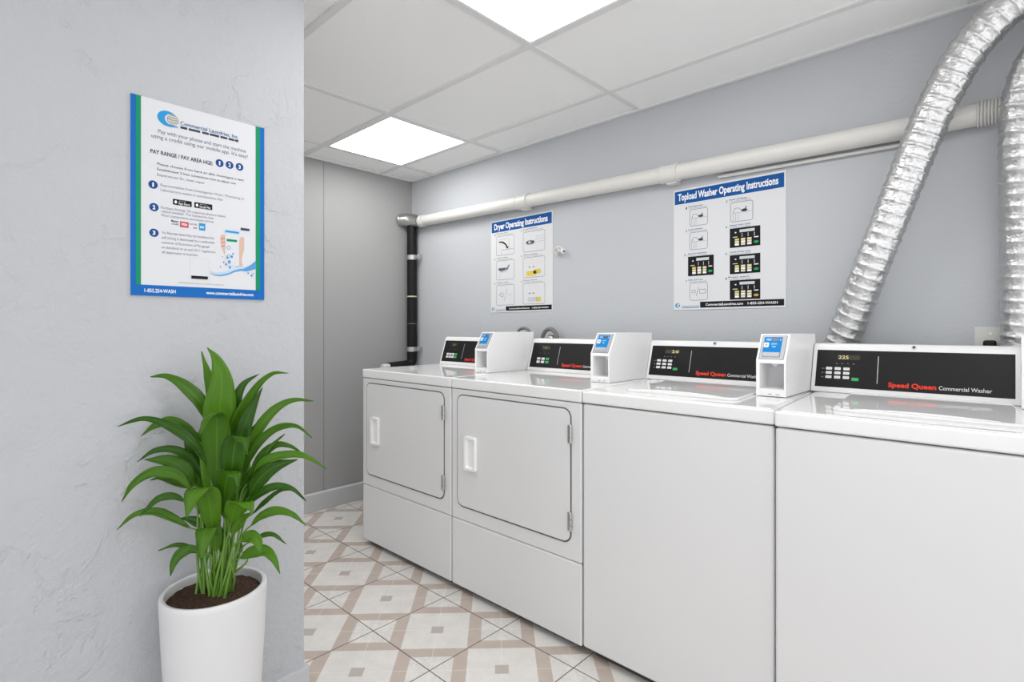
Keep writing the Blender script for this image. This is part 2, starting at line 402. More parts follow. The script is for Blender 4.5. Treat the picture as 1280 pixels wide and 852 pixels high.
PW, PH = .497, .128     # black overlay
def console(parent, x0, layout, extra):
    """sloped control housing; x0 = left edge relative to the machine origin"""
    W = .523
    c = MB()
    c.prism([(.535, .912), (.5365, .918), (.582, 1.064), (.592, 1.074), (.642, 1.074), (.650, 1.066), (.650, .912)], 'x', x0, x0+W, M['enamel_lit'], r=.004)
    co = c.build('console', parent)
    up = Vector((0, .0455, .146)).normalized(); o = Vector((x0+.013, .5365, .918))+up*.0125
    f = Flat(o-Vector((0, .0004, 0)), (1, 0, 0), up)
    f.rect(0, 0, PW, PH, M['black'], 0)
    f.build('control_panel', co)
    fl = lambda: Flat(o-Vector((0, .0006, 0)), (1, 0, 0), up)
    d = fl(); d.rect(.1748, .020, .1772, PH-.018, M['mgrey'], 1); d.build('divider_line', co)
    X = lambda u: u*PW
    Y = lambda v: PH*(1-v)
    def key(x0_, x1_, yc, m, hh=.0046):
        e = fl(); e.rrect(X(x0_), Y(yc)-hh, X(x1_), Y(yc)+hh, .0015, m, 1)
        e.text('mmm', X(x0_)+.004, Y(yc)-.0012, X(x1_-x0_)-.008, .0024, M['grey'], 2, .0)
        e.build('button', co)
    dsp = fl()
    if layout == 'washer':
        for i in range(3):
            for j in range(3): key(.060+.051*i, .060+.051*i+.036, (.50, .615, .73)[j], M['btn'])
        key(.212, .252, .765, M['gbtn'], .0052)
        dsp.rect(X(.122), Y(.255), X(.252), Y(.13), M['lcd'], 1)
        dsp.text(extra, X(.130) if extra == '225' else X(.185), Y(.235), X(.058), .0115, M['seg'], 2, .01)
        for i in range(4): ind = fl(); ind.text('a.', X(.118+.032*i), Y(.37), .0055, .0032, M['mgrey'], 2); ind.build('indicator_mark', co)
        for j in range(3): rows = fl(); rows.text('oi :', X(.034), Y((.52, .635, .75)[j]), .009, .0036, M['mgrey'], 2); rows.build('row_mark', co)
    else:
        cols = (.085, .142, .199) if extra != 'four' else (.070, .120, .170, .220)
        for i, cx in enumerate(cols):
            last = i == len(cols)-1
            for j in range(2): key(cx, cx+.042, (.645, .775)[j], M['gbtn'] if last else M['btn'], .0056 if j == 0 else .006)
        dsp.rect(X(.13), Y(.26), X(.23), Y(.12), M['lcd'], 1)
        dsp.text('21', X(.155), Y(.245), X(.035), .0115, M['olive'], 2, .01)
        for i in range(3): ind = fl(); ind.text('a.', X(.105+.055*i), Y(.43), .006, .005, M['olive'], 2); ind.build('indicator_mark', co)
    dsp.build('display', co)
    b = fl(); b.text('Speed Queen', X(.413), Y(.905), X(.240), .0145, M['redtxt'], 1, .035); b.build('brand_lettering', co)['label'] = 'red brand lettering on the black panel'
    w = fl(); w.text('Commercial '+('Washer' if layout == 'washer' else 'Dryer'), X(.665), Y(.905), X(.238) if layout == 'washer' else X(.2), .0120, M['whitetxt'], 1, .006); w.build('model_lettering', co)
    l = MB()
    l.tube([(x0+W*.535, .586, 1.0645), (x0+W*.535, .580, 1.0665)], .0068, M['steel'], 16)
    l.tube([(x0+W*.535, .5805, 1.0663), (x0+W*.535, .5793, 1.0667)], .0040, M['dark_fill'], 12)
    if layout == 'washer': l.build('lock', co)
    else: l.bm.free()
    return co

def body(o, w, ztop):
    """enamel shell shared by all machines, front face at y = 0"""
    b = MB(); b.box(.03, w-.03, .035, .63, 0, .04, M['dark_fill']); b.build('base', o)  # near-black support, its colour doubles as the shade under the cabinet
    b = MB(); b.box(.012, w-.012, .012, .64, .035, .862, M['dark_fill'], k=KS); b.build('gap_shade_core', o)  # dark core stands in for shade inside the panel gaps

def dryer(x, w, label, four, console_dx):
    o = thing('clothes_dryer', label, 'clothes dryer', (x, 0, 0), 'dryers and washers along the back wall')
    body(o, w, .868)
    b = MB(); b.box(.001, w-.001, .001, .648, .3115, .8665, M['enamel'], r=.006, k=KS, seg=4); b.build('cabinet', o)
    b = MB(); b.box(.001, w-.001, .001, .648, .026, .3100, M['enamel'], r=.006, k=KS, seg=3); b.build('lower_panel', o)
    b = MB(); b.box(0, w, -.002, .652, .8685, .9125, M['lidw'], r=.006, k=KS, seg=3); b.build('top_panel', o)
    dx0, dx1 = .043, w-.048
    g = MB(); g.prism(rrect_pts(dx0-.005, dx1+.005, .369, .846, .036), 'y', -.0008, .004, M['gap_shade'])  # dark plate stands in for the shaded gap around the door
    g.build('door_gap_shade', o)
    d = MB(); d.prism(rrect_pts(dx0, dx1, .375, .841, .031), 'y', -.0030, .002, M['enamel'], r=.0012)
    do = d.build('door', o)
    # recessed pull: a raised frame around a sunk cup
    h = MB(); hx0, hx1, hz0, hz1 = dx0+.050, dx0+.120, .534, .674
    out = rrect_pts(hx0, hx1, hz0, hz1, .008, 3); inn = rrect_pts(hx0+.018, hx1-.012, hz0+.015, hz1-.015, .005, 3); n = len(out)
    mid = rrect_pts(hx0+.013, hx1-.008, hz0+.010, hz1-.010, .006, 3)
    V = [(p[0], -.0028, p[1]) for p in out]+[(p[0]*.95+.05*(hx0+hx1)/2, -.0150, p[1]) for p in out]+[(p[0], -.0150, p[1]) for p in mid]+[(p[0], -.0034, p[1]) for p in inn]
    F = []
    for r_ in range(3):
        for i in range(n): F.append((r_*n+i, r_*n+(i+1) % n, (r_+1)*n+(i+1) % n, (r_+1)*n+i))
    F.append(tuple(3*n+i for i in range(n)))
    h.add(V, F, M['plastic'], False); h.build('handle', do)
    for z0 in (.418, .724):
        q = MB(); x1 = dx1+.004
        q.box(x1-.010, x1+.004, -.0105, .0, z0, z0+.064, M['hinge'], r=.0015, seg=1)
        for i in range(3): q.tube([(x1+.004, -.0095, z0+.002+.0215*i), (x1+.004, -.0095, z0+.019+.0215*i)], .005, M['hinge'], 12)
        q.build('hinge', do)
    console(o, console_dx, 'dryer', 'four' if four else '')
    return o

def washer(x, y, w, label, digits, console_dx, lid_gap):
    o = thing('washing_machine', label, 'washing machine', (x, y, 0), 'dryers and washers along the back wall')
    body(o, w, .868)
    b = MB(); b.box(.001, w-.001, .001, .648, .030, .8665, M['enamel'], r=.009, k=KS, seg=4); b.build('cabinet', o)
    b = MB(); b.box(0, w, -.003, .652, .8695, .9095, M['lidw'], r=.006, k=KS, seg=3)
    b.box(.012, w-.012, .012, .645, .905, .9118, M['lidw'], r=.003, k=KS, seg=2)
    b.build('top_panel', o)
    # hinged lid: rounded plate with a raised front lip
    l = MB(); x0, x1, y0, y1 = .118, w-lid_gap, .085, .512
    l.prism([(px, py) for px, py in rrect_pts(x0, x1, y0, y1, .030)], 'z', .9105, .9205, M['lidw'], r=.0042, k=KS)
    lo = l.build('lid', o)
    ln = MB(); n = 16; pts = []
    for i in range(n+1):
        t = i/n; xx = x0+.05+(x1-x0-.10)*t; pts.append((xx+KS*(y0+.012), y0+.012+.010*math.sin(math.pi*t), .9200))
    ln.tube(pts, [.0010+.0032*math.sin(math.pi*i/n) for i in range(n+1)], M['lidw'], 10); ln.build('lid_grip', lo)
    console(o, console_dx, 'washer', digits)
    return o

dryer(-.017, .714, 'white front loading dryer farthest from the camera, next to the corner with the black pipe', True, -.045+.017)
dryer(.7005, .6890, 'white front loading dryer with a handled door, between the far dryer and the nearer washer', False, .660-.7005)
washer(1.3925, 0, .622, 'white top loading washer, second machine from the right, with payment box at its right end', '2:0', 1.334-1.3925, .126)
washer(2.018, -.014, .64, 'white top loading washer nearest the camera, display reading 225, under the foil ducts', '225', 1.968-2.018, .145)

# ================================================================= PAYMENT BOXES
def coin_box(D=.335):
    o = thing('payment_box', '', 'payment box', (0, 0, .914), 'payment boxes on the machine tops')
    W, H, B = .088, .194, .112
    RY = .075
    s = MB(); m = M['plastic']; y0 = .0; sl = lambda z: .046*(z-B)/(H-B-.004)
    # hollow lower front: side cheeks, floor lip, roof, body behind
    prof = [(0, 0), (0, B), (.046, H-.003), (.050, H), (D, H), (D, 0)]
    for a, b in ((0, .011), (W-.006, W)): s.prism(prof, 'x', a, b, m, r=.0015)
    s.prism([(RY, .002), (RY, .10), (D-.001, .10), (D-.001, .002)], 'x', .010, W-.005, m)
    s.prism([(.0005, .103), (.0005, B), (.0465, H-.003), (.0505, H-.0003), (D-.001, H-.0003), (D-.001, .103)], 'x', .010, W-.005, m)
    s.prism([(.001, .0005), (.001, .021), (.006, .023), (RY+.01, .023), (RY+.01, .0005)], 'x', .010, W-.005, m)
    s.build('housing', o)
    r = MB(); r.box(.0105, W-.0062, RY-.001, RY+.001, .023, .103, M['recess']); r.build('recess_liner', o)
    sp = MB(); sp.prism([(.02, .1035), (.055, .1035), (.0375, .086)], 'y', RY-.012, RY-.002, m, r=.001); sp.build('chute', o)
    up = Vector((0, .046, H-.003-B)).normalized(); og = Vector((0, 0, B))
    L = (Vector((.046, H-.003))-Vector((0, B))).length
    z = MB(); z.flat = True
    f = Flat(og+Vector((.007, -.0005, 0)), (1, 0, 0), up); f.rect(0, .004, W-.014, L-.002, M['dgrey'], 0); f.rect(.0015, .0055, W-.0155, L-.0035, M['mgrey'], 1)
    bz = f.build('screen_frame', o)
    f = Flat(og+Vector((.007, -.001, 0)), (1, 0, 0), up); f.rect(.0075, .012, W-.027, L-.008, M['screen'], 2)
    f.rect(.030, L-.022, W-.037, L-.012, M['dgrey'], 3); f.text('000', .014, L-.021, .014, .008, M['lscreen'], 3); f.text('i', W-.034, L-.021, .003, .008, M['lscreen'], 3)
    f.rrect(.0085, L-.045, .0235, L-.028, .003, M['pwhite'], 3); f.ell(.016, L-.0365, .0045, .0045, M['mgrey'], 4, 14)
    f.text('uim', .030, L-.035, .018, .007, M['lscreen'], 3); f.text('tap', .033, L-.044, .012, .006, M['lscreen'], 3)
    f.build('screen', o)
    q = MB(); q.box(.0, .052, -.003, .004, .0, .017, M['mgrey'], r=.0028, seg=2)
    qo = q.build('card_slot', o, (.0155, .0045, B+.0105)); qo.rotation_euler = (-math.atan2(.046, H-.003-B), 0, 0)
    f = Flat((0, -.0003, 0), (1, 0, 0), (0, 0, 1))
    for x in (.018, .036, .058): f.rrect(x, .006, x+(.002 if x < .03 else .012), .0085, .001, M['mgrey'], 1)
    f.build('vent_slot', o)
    return o
c0 = coin_box()
cl = ['white payment box with blue screen on the far dryer top, farthest of the row',
      'white payment box with blue screen between the second dryer console and the first washer console',
      'white payment box with blue screen and open tray, beside the nearest washer console',
      'white payment box cut off by the right edge of the photo']
for i, (x, y) in enumerate(((.566, .262), (1.244, .262), (1.878, .262), (2.489, .445))):
    c = c0 if i == 0 else coin_box(.20) if i == 3 else copy_tree(c0)
    c.location = (x, y, .9135); c['label'] = cl[i]

# ================================================================= PIPES AND DUCTS
o = thing('drain_pipe', 'long white plastic pipe running along the back wall above the two posters', 'pipe', (-.5, .74, 1.85))
PA, PB = Vector((-.500, .742, 1.861)), Vector((2.393, .742, 1.803))
def along(x): return PA+(PB-PA)*((x-PA.x)/(PB.x-PA.x))
loc = Vector(o.location)
def ptube(mb, a, b, r, m, n=28): mb.tube([along(a)-loc, along(b)-loc], r, m, n)
k = MB(); ptube(k, -.497, 2.393, .0355, M['pvc'], 32); k.build('straight_run', o)
for x in (.452, 1.345):
    k = MB(); ptube(k, x-.040, x+.040, .0395, M['pvc'], 32); ptube(k, x-.043, x-.036, .0412, M['pvc'], 32); ptube(k, x+.036, x+.043, .0412, M['pvc'], 32)
    k.box(x-.02-loc.x, x+.03-loc.x, .0, YW-.742, along(x).z-loc.z-.047, along(x).z-loc.z-.033, M['pvc'], r=.003)
    k.build('coupling', o)
k = MB(); ptube(k, -.498, -.465, .0405, M['pvc'], 32); k.build('end_collar', o)
k = MB()
P = []; R = []
for i in range(57):
    P.append(along(2.388+.068*i/56)-loc); R.append(.0335+.0065*math.sqrt(abs(math.sin(i/56*8*math.pi))))
k.tube(P, R, M['pvc'], 32); k.build('corrugated_end', o)['label'] = 'ribbed flexible end piece'

k = MB(); k.tube([along(1.55)+Vector((0, .030, -.0445)), along(2.30)+Vector((0, .030, -.0445))], .0075, M['pvc'], 14)
tag(k.build('conduit'), 'thin white conduit tucked under the long white pipe near the ducts', 'conduit')

o = thing('vent_pipe', 'black vertical pipe in the far corner with a silver elbow on top', 'pipe', (-.6, .741, 0))
k = MB(); k.tube([(0, 0, 1.875), (0, 0, 1.345)], .0335, M['blackp'], 28); k.tube([(0, 0, 1.345), (0, 0, .97)], .0345, M['blackp'], 28)
k.tube([(0, 0, 1.16), (0, 0, 1.156)], .0352, M['hose'], 28)
arc = [(0, 0, .97), (0, 0, .925)]+[(0, -.045+.045*math.cos(a), .91-.04*math.sin(a)) for a in [math.radians(10*i) for i in range(10)]]+[(0, -.19, .867)]
k.tube(arc, [.0345, .0345]+[.033]*10+[.028], M['blackp'], 24); k.build('standpipe', o)
k = MB(); k.tube([(0, -.188, .867), (0, -.245, .866)], .020, M['pvc'], 18); k.build('hose_end', o)
k = MB(); k.tube([(0, 0, 1.352), (0, 0, 1.343)], .0365, M['beige'], 28); k.build('tape_ring', o)
k = MB()
pts = [Vector((0, 0, 1.862)), Vector((0, 0, 1.885))]+[Vector((.038-.038*math.cos(a), -.0+.0*a, 1.885+.020*math.sin(a))) for a in [math.radians(15*i) for i in range(1, 7)]]+[Vector((.10, .001, 1.868))]
k.tube([(-.070, -.082, 1.880), (-.066, -.078, 1.881), (-.058, -.070, 1.882), (-.046, -.056, 1.884), (-.020, -.028, 1.884), (.012, -.006, 1.880), (.045, .0, 1.872), (.07, .001, 1.866), (.094, .001, 1.862)], [.012, .026, .036, .042, .0445, .0445, .043, .041, .040], M['steel'], 32)
k.tube([(-.058, -.068, 1.8825), (-.052, -.062, 1.8835)], .0445, M['steel'], 32)
k.tube([(0, 0, 1.872), (0, 0, 1.850)], .0385, M['steel'], 28)
k.build('elbow', o)['label'] = 'shiny metal elbow'
for z in (1.620, .980):
    k = MB(); k.tube([(0, 0, z-.016), (0, 0, z+.016)], .0370, M['hinge'], 28); k.box(.030, .075, -.006, .006, z-.013, z+.017, M['hinge'], r=.002, seg=1)
    k.box(.055, .062, -.004, .0435, z-.010, z+.016, M['hinge'], r=.001, seg=1)
    k.build('clamp', o)

def catmull(P, n=12):
    P = [Vector(p) for p in P]; P = [P[0]*2-P[1]]+P+[P[-1]*2-P[-2]]; out = []
    for i in range(1, len(P)-2):
        for j in range(n):
            t = j/n; a, b, c, d = P[i-1:i+3]
            out.append(.5*((2*b)+(c-a)*t+(2*a-5*b+4*c-d)*t*t+(3*b-a-3*c+d)*t**3))
    out.append(P[-2]); return out

def duct(label, ctrl, r, seed):
    rnd = random.Random(seed); path = catmull(ctrl, 60)
    # resample evenly
    L = [0]
    for a, b in zip(path, path[1:]): L.append(L[-1]+(b-a).length)
    step = .0042; n = int(L[-1]/step); pts = []; j = 0
    for i in range(n+1):
        s = L[-1]*i/n
        while j < len(L)-2 and L[j+1] < s: j += 1
        pts.append(path[j].lerp(path[j+1], (s-L[j])/max(L[j+1]-L[j], 1e-9)))
    T = [(pts[min(i+1, n)]-pts[max(i-1, 0)]).normalized() for i in range(n+1)]
    U = T[0].cross(Vector((0, 1, 0))).normalized(); V = []; F = []; S = 56; pitch = .0355
    ph = [rnd.uniform(0, 6.28) for _ in range(12)]
    for i in range(n+1):
        U = (U-T[i]*U.dot(T[i])).normalized(); W = T[i].cross(U)
        for q in range(S):
            a = 2*math.pi*q/S; s = i*step
            w = ((s/pitch)+q/S) % 1.0           # wire helix
            rib = math.exp(-((w-.5)/.07)**2)
            cr = (math.sin(9*a+ph[int(s/pitch) % 12]*3)+math.sin(17*a+ph[(int(s/pitch)+5) % 12]*5))*.5
            d = r*(.94+.06*rib+.012*math.cos(2*math.pi*(w-.5)))+(1-rib)*(.0011*cr+rnd.uniform(-.0010, .0010))
            V.append(pts[i]+(U*math.cos(a)+W*math.sin(a))*d)
    for i in range(n):
        for q in range(S): F.append((i*S+q, i*S+(q+1) % S, (i+1)*S+(q+1) % S, (i+1)*S+q))
    k = MB(); k.add(V, F, M['foil'], True)
    me = bpy.data.meshes.new('foil_duct'); k.bm.to_mesh(me); k.bm.free(); me.materials.append(M['foil'])
    ob = bpy.data.objects.new('foil_duct', me); COL.objects.link(ob)
    return tag(ob, label, 'duct', 'silver flexible ducts by the nearest washer')
duct('silver foil duct slanting up from behind the washer consoles across the white pipe', [(1.93, .720, .84), (1.975, .720, .96), (2.02, .715, 1.07), (2.13, .655, 1.36), (2.235, .640, 1.66), (2.315, .625, 1.86), (2.40, .615, 2.00), (2.52, .600, 2.085), (2.70, .59, 2.10), (2.9, .60, 2.06)], .0560, 3)
duct('silver foil duct hanging straight down at the right edge of the photo', [(2.500, .716, .84), (2.501, .716, 1.07), (2.500, .705, 1.40), (2.498, .662, 1.70), (2.510, .645, 1.82), (2.546, .640, 1.915), (2.62, .640, 1.97), (2.74, .64, 1.985), (2.9, .64, 1.96)], .0610, 8)

# wall outlet, wall valve and hoses behind the machines
o = thing('wall_outlet', 'pale wall outlet plate with a black plug, low on the wall beside the straight duct', 'outlet', (2.419, YW, 1.068))
k = MB(); k.box(-.038, .038, -.007, 0, -.062, .062, M['plate'], r=.003); k.build('cover_plate', o)
k = MB(); k.tube([(0.002, -.007, .041), (.002, -.009, .041)], .004, M['hinge'], 12); k.build('screw', o)
k = MB(); k.box(-.016, .016, -.035, -.007, -.015, .020, M['blackp'], r=.007, seg=3); k.tube([(0, -.03, .004), (.0, -.05, -.01), (.0, -.052, -.10)], .006, M['blackp'], 12); k.build('plug', o)

o = thing('wall_valve', 'small white valve knob on the wall to the right of the dryer poster', 'valve', (.682, YW, 1.548))
k = MB(); k.tube([(-.010, 0, 0), (-.010, -.008, 0)], .027, M['plate'], 24); k.tube([(-.010, -.008, 0), (-.010, -.024, 0)], .019, M['plate'], 20); k.tube([(-.010, -.024, 0), (-.010, -.027, 0)], .012, M['hinge'], 16); k.build('knob', o)
k = MB(); k.tube([(-.008, -.018, .0), (.034, -.018, -.010)], .008, M['plate'], 16); k.tube([(.030, -.018, -.008), (.038, -.018, -.010)], .015, M['plastic'], 16); k.tube([(.038, -.018, -.010), (.040, -.018, -.010)], .006, M['dark_fill'], 12); k.build('spout', o)

k = MB(); k.tube([(.43, .715, .005), (.432, .712, 1.085)]+[(.484-.05*math.cos(a), .708, 1.085+.042*math.sin(a)) for a in [math.radians(15*i) for i in range(1, 12)]]+[(.535, .71, 1.08), (.54, .715, .005)], .0085, M['hose'], 14)
tag(k.build('supply_hose'), 'dark grey hose arching up behind the far payment box', 'hose', 'hoses behind the dryers')
o = thing('exhaust_hose', 'dark ribbed hose loop behind the second dryer console, right of the far payment box', 'hose', (.66, .725, 0), 'hoses behind the dryers')
k = MB(); A = [math.radians(5*i) for i in range(0, 37)]
P = [(-.052, 0, .005), (-.052, 0, 1.04)]+[(-.052*math.cos(a), -.004, 1.060+.062*math.sin(a)) for a in A]+[(.054, 0, 1.04), (.056, .0, .005)]
k.tube(P, .011, M['hose'], 14); k.build('outer_hose', o)
k = MB(); P = []; R = []
for i in range(60):
    t = i/59; P.append((-.012+.02*t, .004, .92+.170*t)); R.append(.020+.0018*math.sin(i*1.3))
k.tube(P, R, M['hinge'], 18); k.build('braided_hose', o)

# ================================================================= POSTERS
def sheet(o, w, h, m, th=.003, axis='y'):
    k = MB()
    if axis == 'y': k.box(0, w, -th, 0, 0, h, m, r=.0006, seg=1)
    else: k.box(0, th, 0, w, 0, h, m, r=.0006, seg=1)
    return k.build('sheet', o)

# --- dryer instructions
SW, SH = .484, .553
o = thing('instruction_poster', 'smaller instruction poster with blue Dryer heading, left on the back wall', 'poster', (.148, YW, 1.2215), 'instruction posters on the back wall')
sheet(o, SW, SH, M['wsheet'])
new = lambda: Flat((0, -.003, 0), (1, 0, 0), (0, 0, 1))
X = lambda u: u*SW
Y = lambda v: SH*(1-v)
f = new(); f.rect(X(.015), Y(.128), X(.985), Y(.015), M['blue'], 1); f.build('header_band', o)
f = new(); f.text('Dryer Operating Instructions', X(.06), Y(.098), X(.865), .034, M['pwhite'], 2, .03); f.build('heading_text', o)
caps = ['Pull the door', 'Load clothes', 'Clean lint filter', 'Select setting', 'Swipe card', 'Press start']
for j, (a, b) in enumerate(((.175, .385), (.440, .650), (.705, .925))):
    for i, (c, d) in enumerate(((.095, .405), (.545, .885))):
        f = new(); x0, x1, y0, y1 = X(c), X(d), Y(b), Y(a); w, h = x1-x0, y1-y0
        f.rring(x0, y0, x1, y1, .012, .0022, M['gtxt'], 1)
        f.text(str(2*j+i+1), x0-.014, y1+.006, .006, .010, M['txt'], 1, .03)
        f.text(caps[2*j+i], x0+.004, y1+.013, w*.62, .0065, M['txt'], 1, .01); f.text('and follow the guide below', x0+.004, y1+.004, w*.86, .005, M['gtxt'], 1, 0)
        if (i, j) == (0, 0):
            f.stroke([(x0+w*.15, y0+h*.70), (x0+w*.35, y0+h*.68), (x0+w*.52, y0+h*.55), (x0+w*.62, y0+h*.40)], [.006, .010, .010, .008], M['pblack'], 2)
            f.poly([(x0+w*.52, y0+h*.42), (x0+w*.70, y0+h*.40), (x0+w*.63, y0+h*.30)], M['pblack'], 2)
            f.ell(x0+w*.18, y0+h*.72, .011, .009, M['cream'], 1); f.stroke([(x0+w*.3, y0+h*.05), (x0+w*.3, y0+h*.28), (x0+w*.95, y0+h*.28)], .0020, M['gtxt'], 2)
            f.stroke([(x0+w*.12, y0+h*.82), (x0+w*.72, y0+h*.82), (x0+w*.72, y0+h*.3)], .0015, M['grey'], 2)
        elif (i, j) == (1, 0):
            f.ell(x0+w*.34, y0+h*.46, w*.20, h*.11, M['gtxt'], 2)
            for q in range(4): f.ell(x0+w*(.22+.08*q), y0+h*.47, .007, .007, (M['txt'], M['cream'], M['olive'], M['txt'])[q], 3, 10)
            f.stroke([(x0+w*.06, y0+h*.75), (x0+w*.12, y0+h*.36), (x0+w*.56, y0+h*.36), (x0+w*.62, y0+h*.75)], .0013, M['grey'], 2)
            f.stroke([(x0+w*.5, y0+h*.04), (x0+w*.5, y0+h*.3)], .0012, M['lgrey'], 2)
            for q in range(3): f.stroke([(x0+w*.62, y0+h*(.45+.13*q)), (x0+w*.97, y0+h*(.47+.13*q))], .0015, M['grey'], 2)
        elif (i, j) == (0, 1):
            f.stroke([(x0+w*.12, y0+h*.58), (x0+w*.28, y0+h*.52), (x0+w*.45, y0+h*.55), (x0+w*.62, y0+h*.55), (x0+w*.72, y0+h*.75)], [.012, .022, .018, .016, .008], M['gtxt'], 2)
            f.stroke([(x0+w*.20, y0+h*.40), (x0+w*.60, y0+h*.42)], .0020, M['gtxt'], 2)
            for q in range(3): f.ell(x0+w*(.22+.11*q), y0+h*.54, .006, .005, M['pblack'], 3, 10)
            f.stroke([(x0+w*.2, y0+h*.1), (x0+w*.2, y0+h*.36)], .0015, M['grey'], 2)
        elif i == 1:
            f.rring(x0+w*.28, y0+h*.70, x0+w*.75, y0+h*.85, .003, .0011, M['lgrey'], 2)
            for q in range(2): f.rect(x0+w*(.28+.18*q), y0+h*.48, x0+w*(.34+.18*q), y0+h*.535, M['txt'], 2)
            if j == 1: f.rrect(x0+w*.16, y0+h*.08, x0+w*.62, y0+h*.32, .008, M['yellow'], 2); f.rrect(x0+w*.48, y0+h*.17, x0+w*.82, y0+h*.38, .006, M['yellow'], 2)
            else: f.rrect(x0+w*.22, y0+h*.12, x0+w*.62, y0+h*.33, .005, M['lgrey'], 2); f.rrect(x0+w*.60, y0+h*.12, x0+w*.82, y0+h*.33, .005, M['yellow'], 2)
            for q in range(3): f.rring(x0+w*(.26+.18*q), y0+h*.14, x0+w*(.38+.18*q), y0+h*.30, .003, .001, M['gold'] if j == 1 else M['grey'], 3)
        else:
            f.rring(x0+w*.22, y0+h*.42, x0+w*.42, y0+h*.62, .010, .0020, M['gtxt'], 2); f.stroke([(x0+w*.10, y0+h*.5), (x0+w*.28, y0+h*.58), (x0+w*.40, y0+h*.36)], .0018, M['gtxt'], 2)
            f.stroke([(x0+w*.44, y0+h*.22), (x0+w*.60, y0+h*.80)], .0022, M['gtxt'], 2); f.rect(x0+w*.62, y0+h*.48, x0+w*.90, y0+h*.54, M['lgrey'], 2); f.rect(x0+w*.60, y0+h*.36, x0+w*.88, y0+h*.375, M['lgrey'], 2)
        f.build('diagram', o)
def footer(o, new, X, Y, wide):
    f = new(); f.rect(X(.262), Y(.985), X(.985), Y(.937), M['pblack'], 1); f.build('footer_band', o)
    f = new(); f.text('CommercialLaundries.com', X(.315), Y(.970), X(.335), wide, M['pwhite'], 2, .02); f.build('website_text', o)
    f = new(); f.text('1-855-254-WASH', X(.690), Y(.970), X(.245), wide, M['pwhite'], 2, .02); f.build('phone_number_text', o)
    f = new(); cx, cy = X(.045), Y(.962); f.ell(cx, cy, X(.028), X(.022), M['cyan'], 1); f.ell(cx+X(.010), cy, X(.018), X(.016), M['pwhite'], 2); f.ell(cx+X(.012), cy, X(.010), X(.011), M['gtxt'], 3)
    f.text('Commercial Laundries', X(.085), Y(.975), X(.165), wide*.6, M['cyan'], 1, .02); f.rect(X(.085), Y(.984), X(.25), Y(.980), M['txt'], 1); f.build('logo', o)
footer(o, new, X, Y, .0085)

# --- topload washer instructions
SW, SH = .4765, .5455
o = thing('instruction_poster', 'larger looking instruction poster with blue Topload Washer heading and black control pictures', 'poster', (1.3405, YW, 1.2085), 'instruction posters on the back wall')
sheet(o, SW, SH, M['wsheet'])
f = new(); f.rect(X(.012), Y(.122), X(.985), Y(.015), M['blue'], 1); f.build('header_band', o)
f = new(); f.text('Topload Washer Operating Instructions', X(.045), Y(.092), X(.895), .030, M['pwhite'], 2, .03); f.build('heading_text', o)
cells = [(.160, .335, .180, .318, 'arm', 1, 'Add detergent'), (.540, .735, .178, .330, 'arm', 2, 'Add clothes'), (.160, .335, .368, .512, 'arm', 3, 'Load softener'), (.535, .795, .378, .528, 'panel', 4, 'Select wash cycle'),
         (.145, .390, .565, .725, 'panel', 5, 'Select the temperature'), (.535, .795, .585, .732, 'panel', 6, 'Choose soil level, option'), (.160, .335, .780, .925, 'card', 7, 'Swipe card or pay'), (.535, .795, .780, .930, 'panel2', 8, 'Press start')]
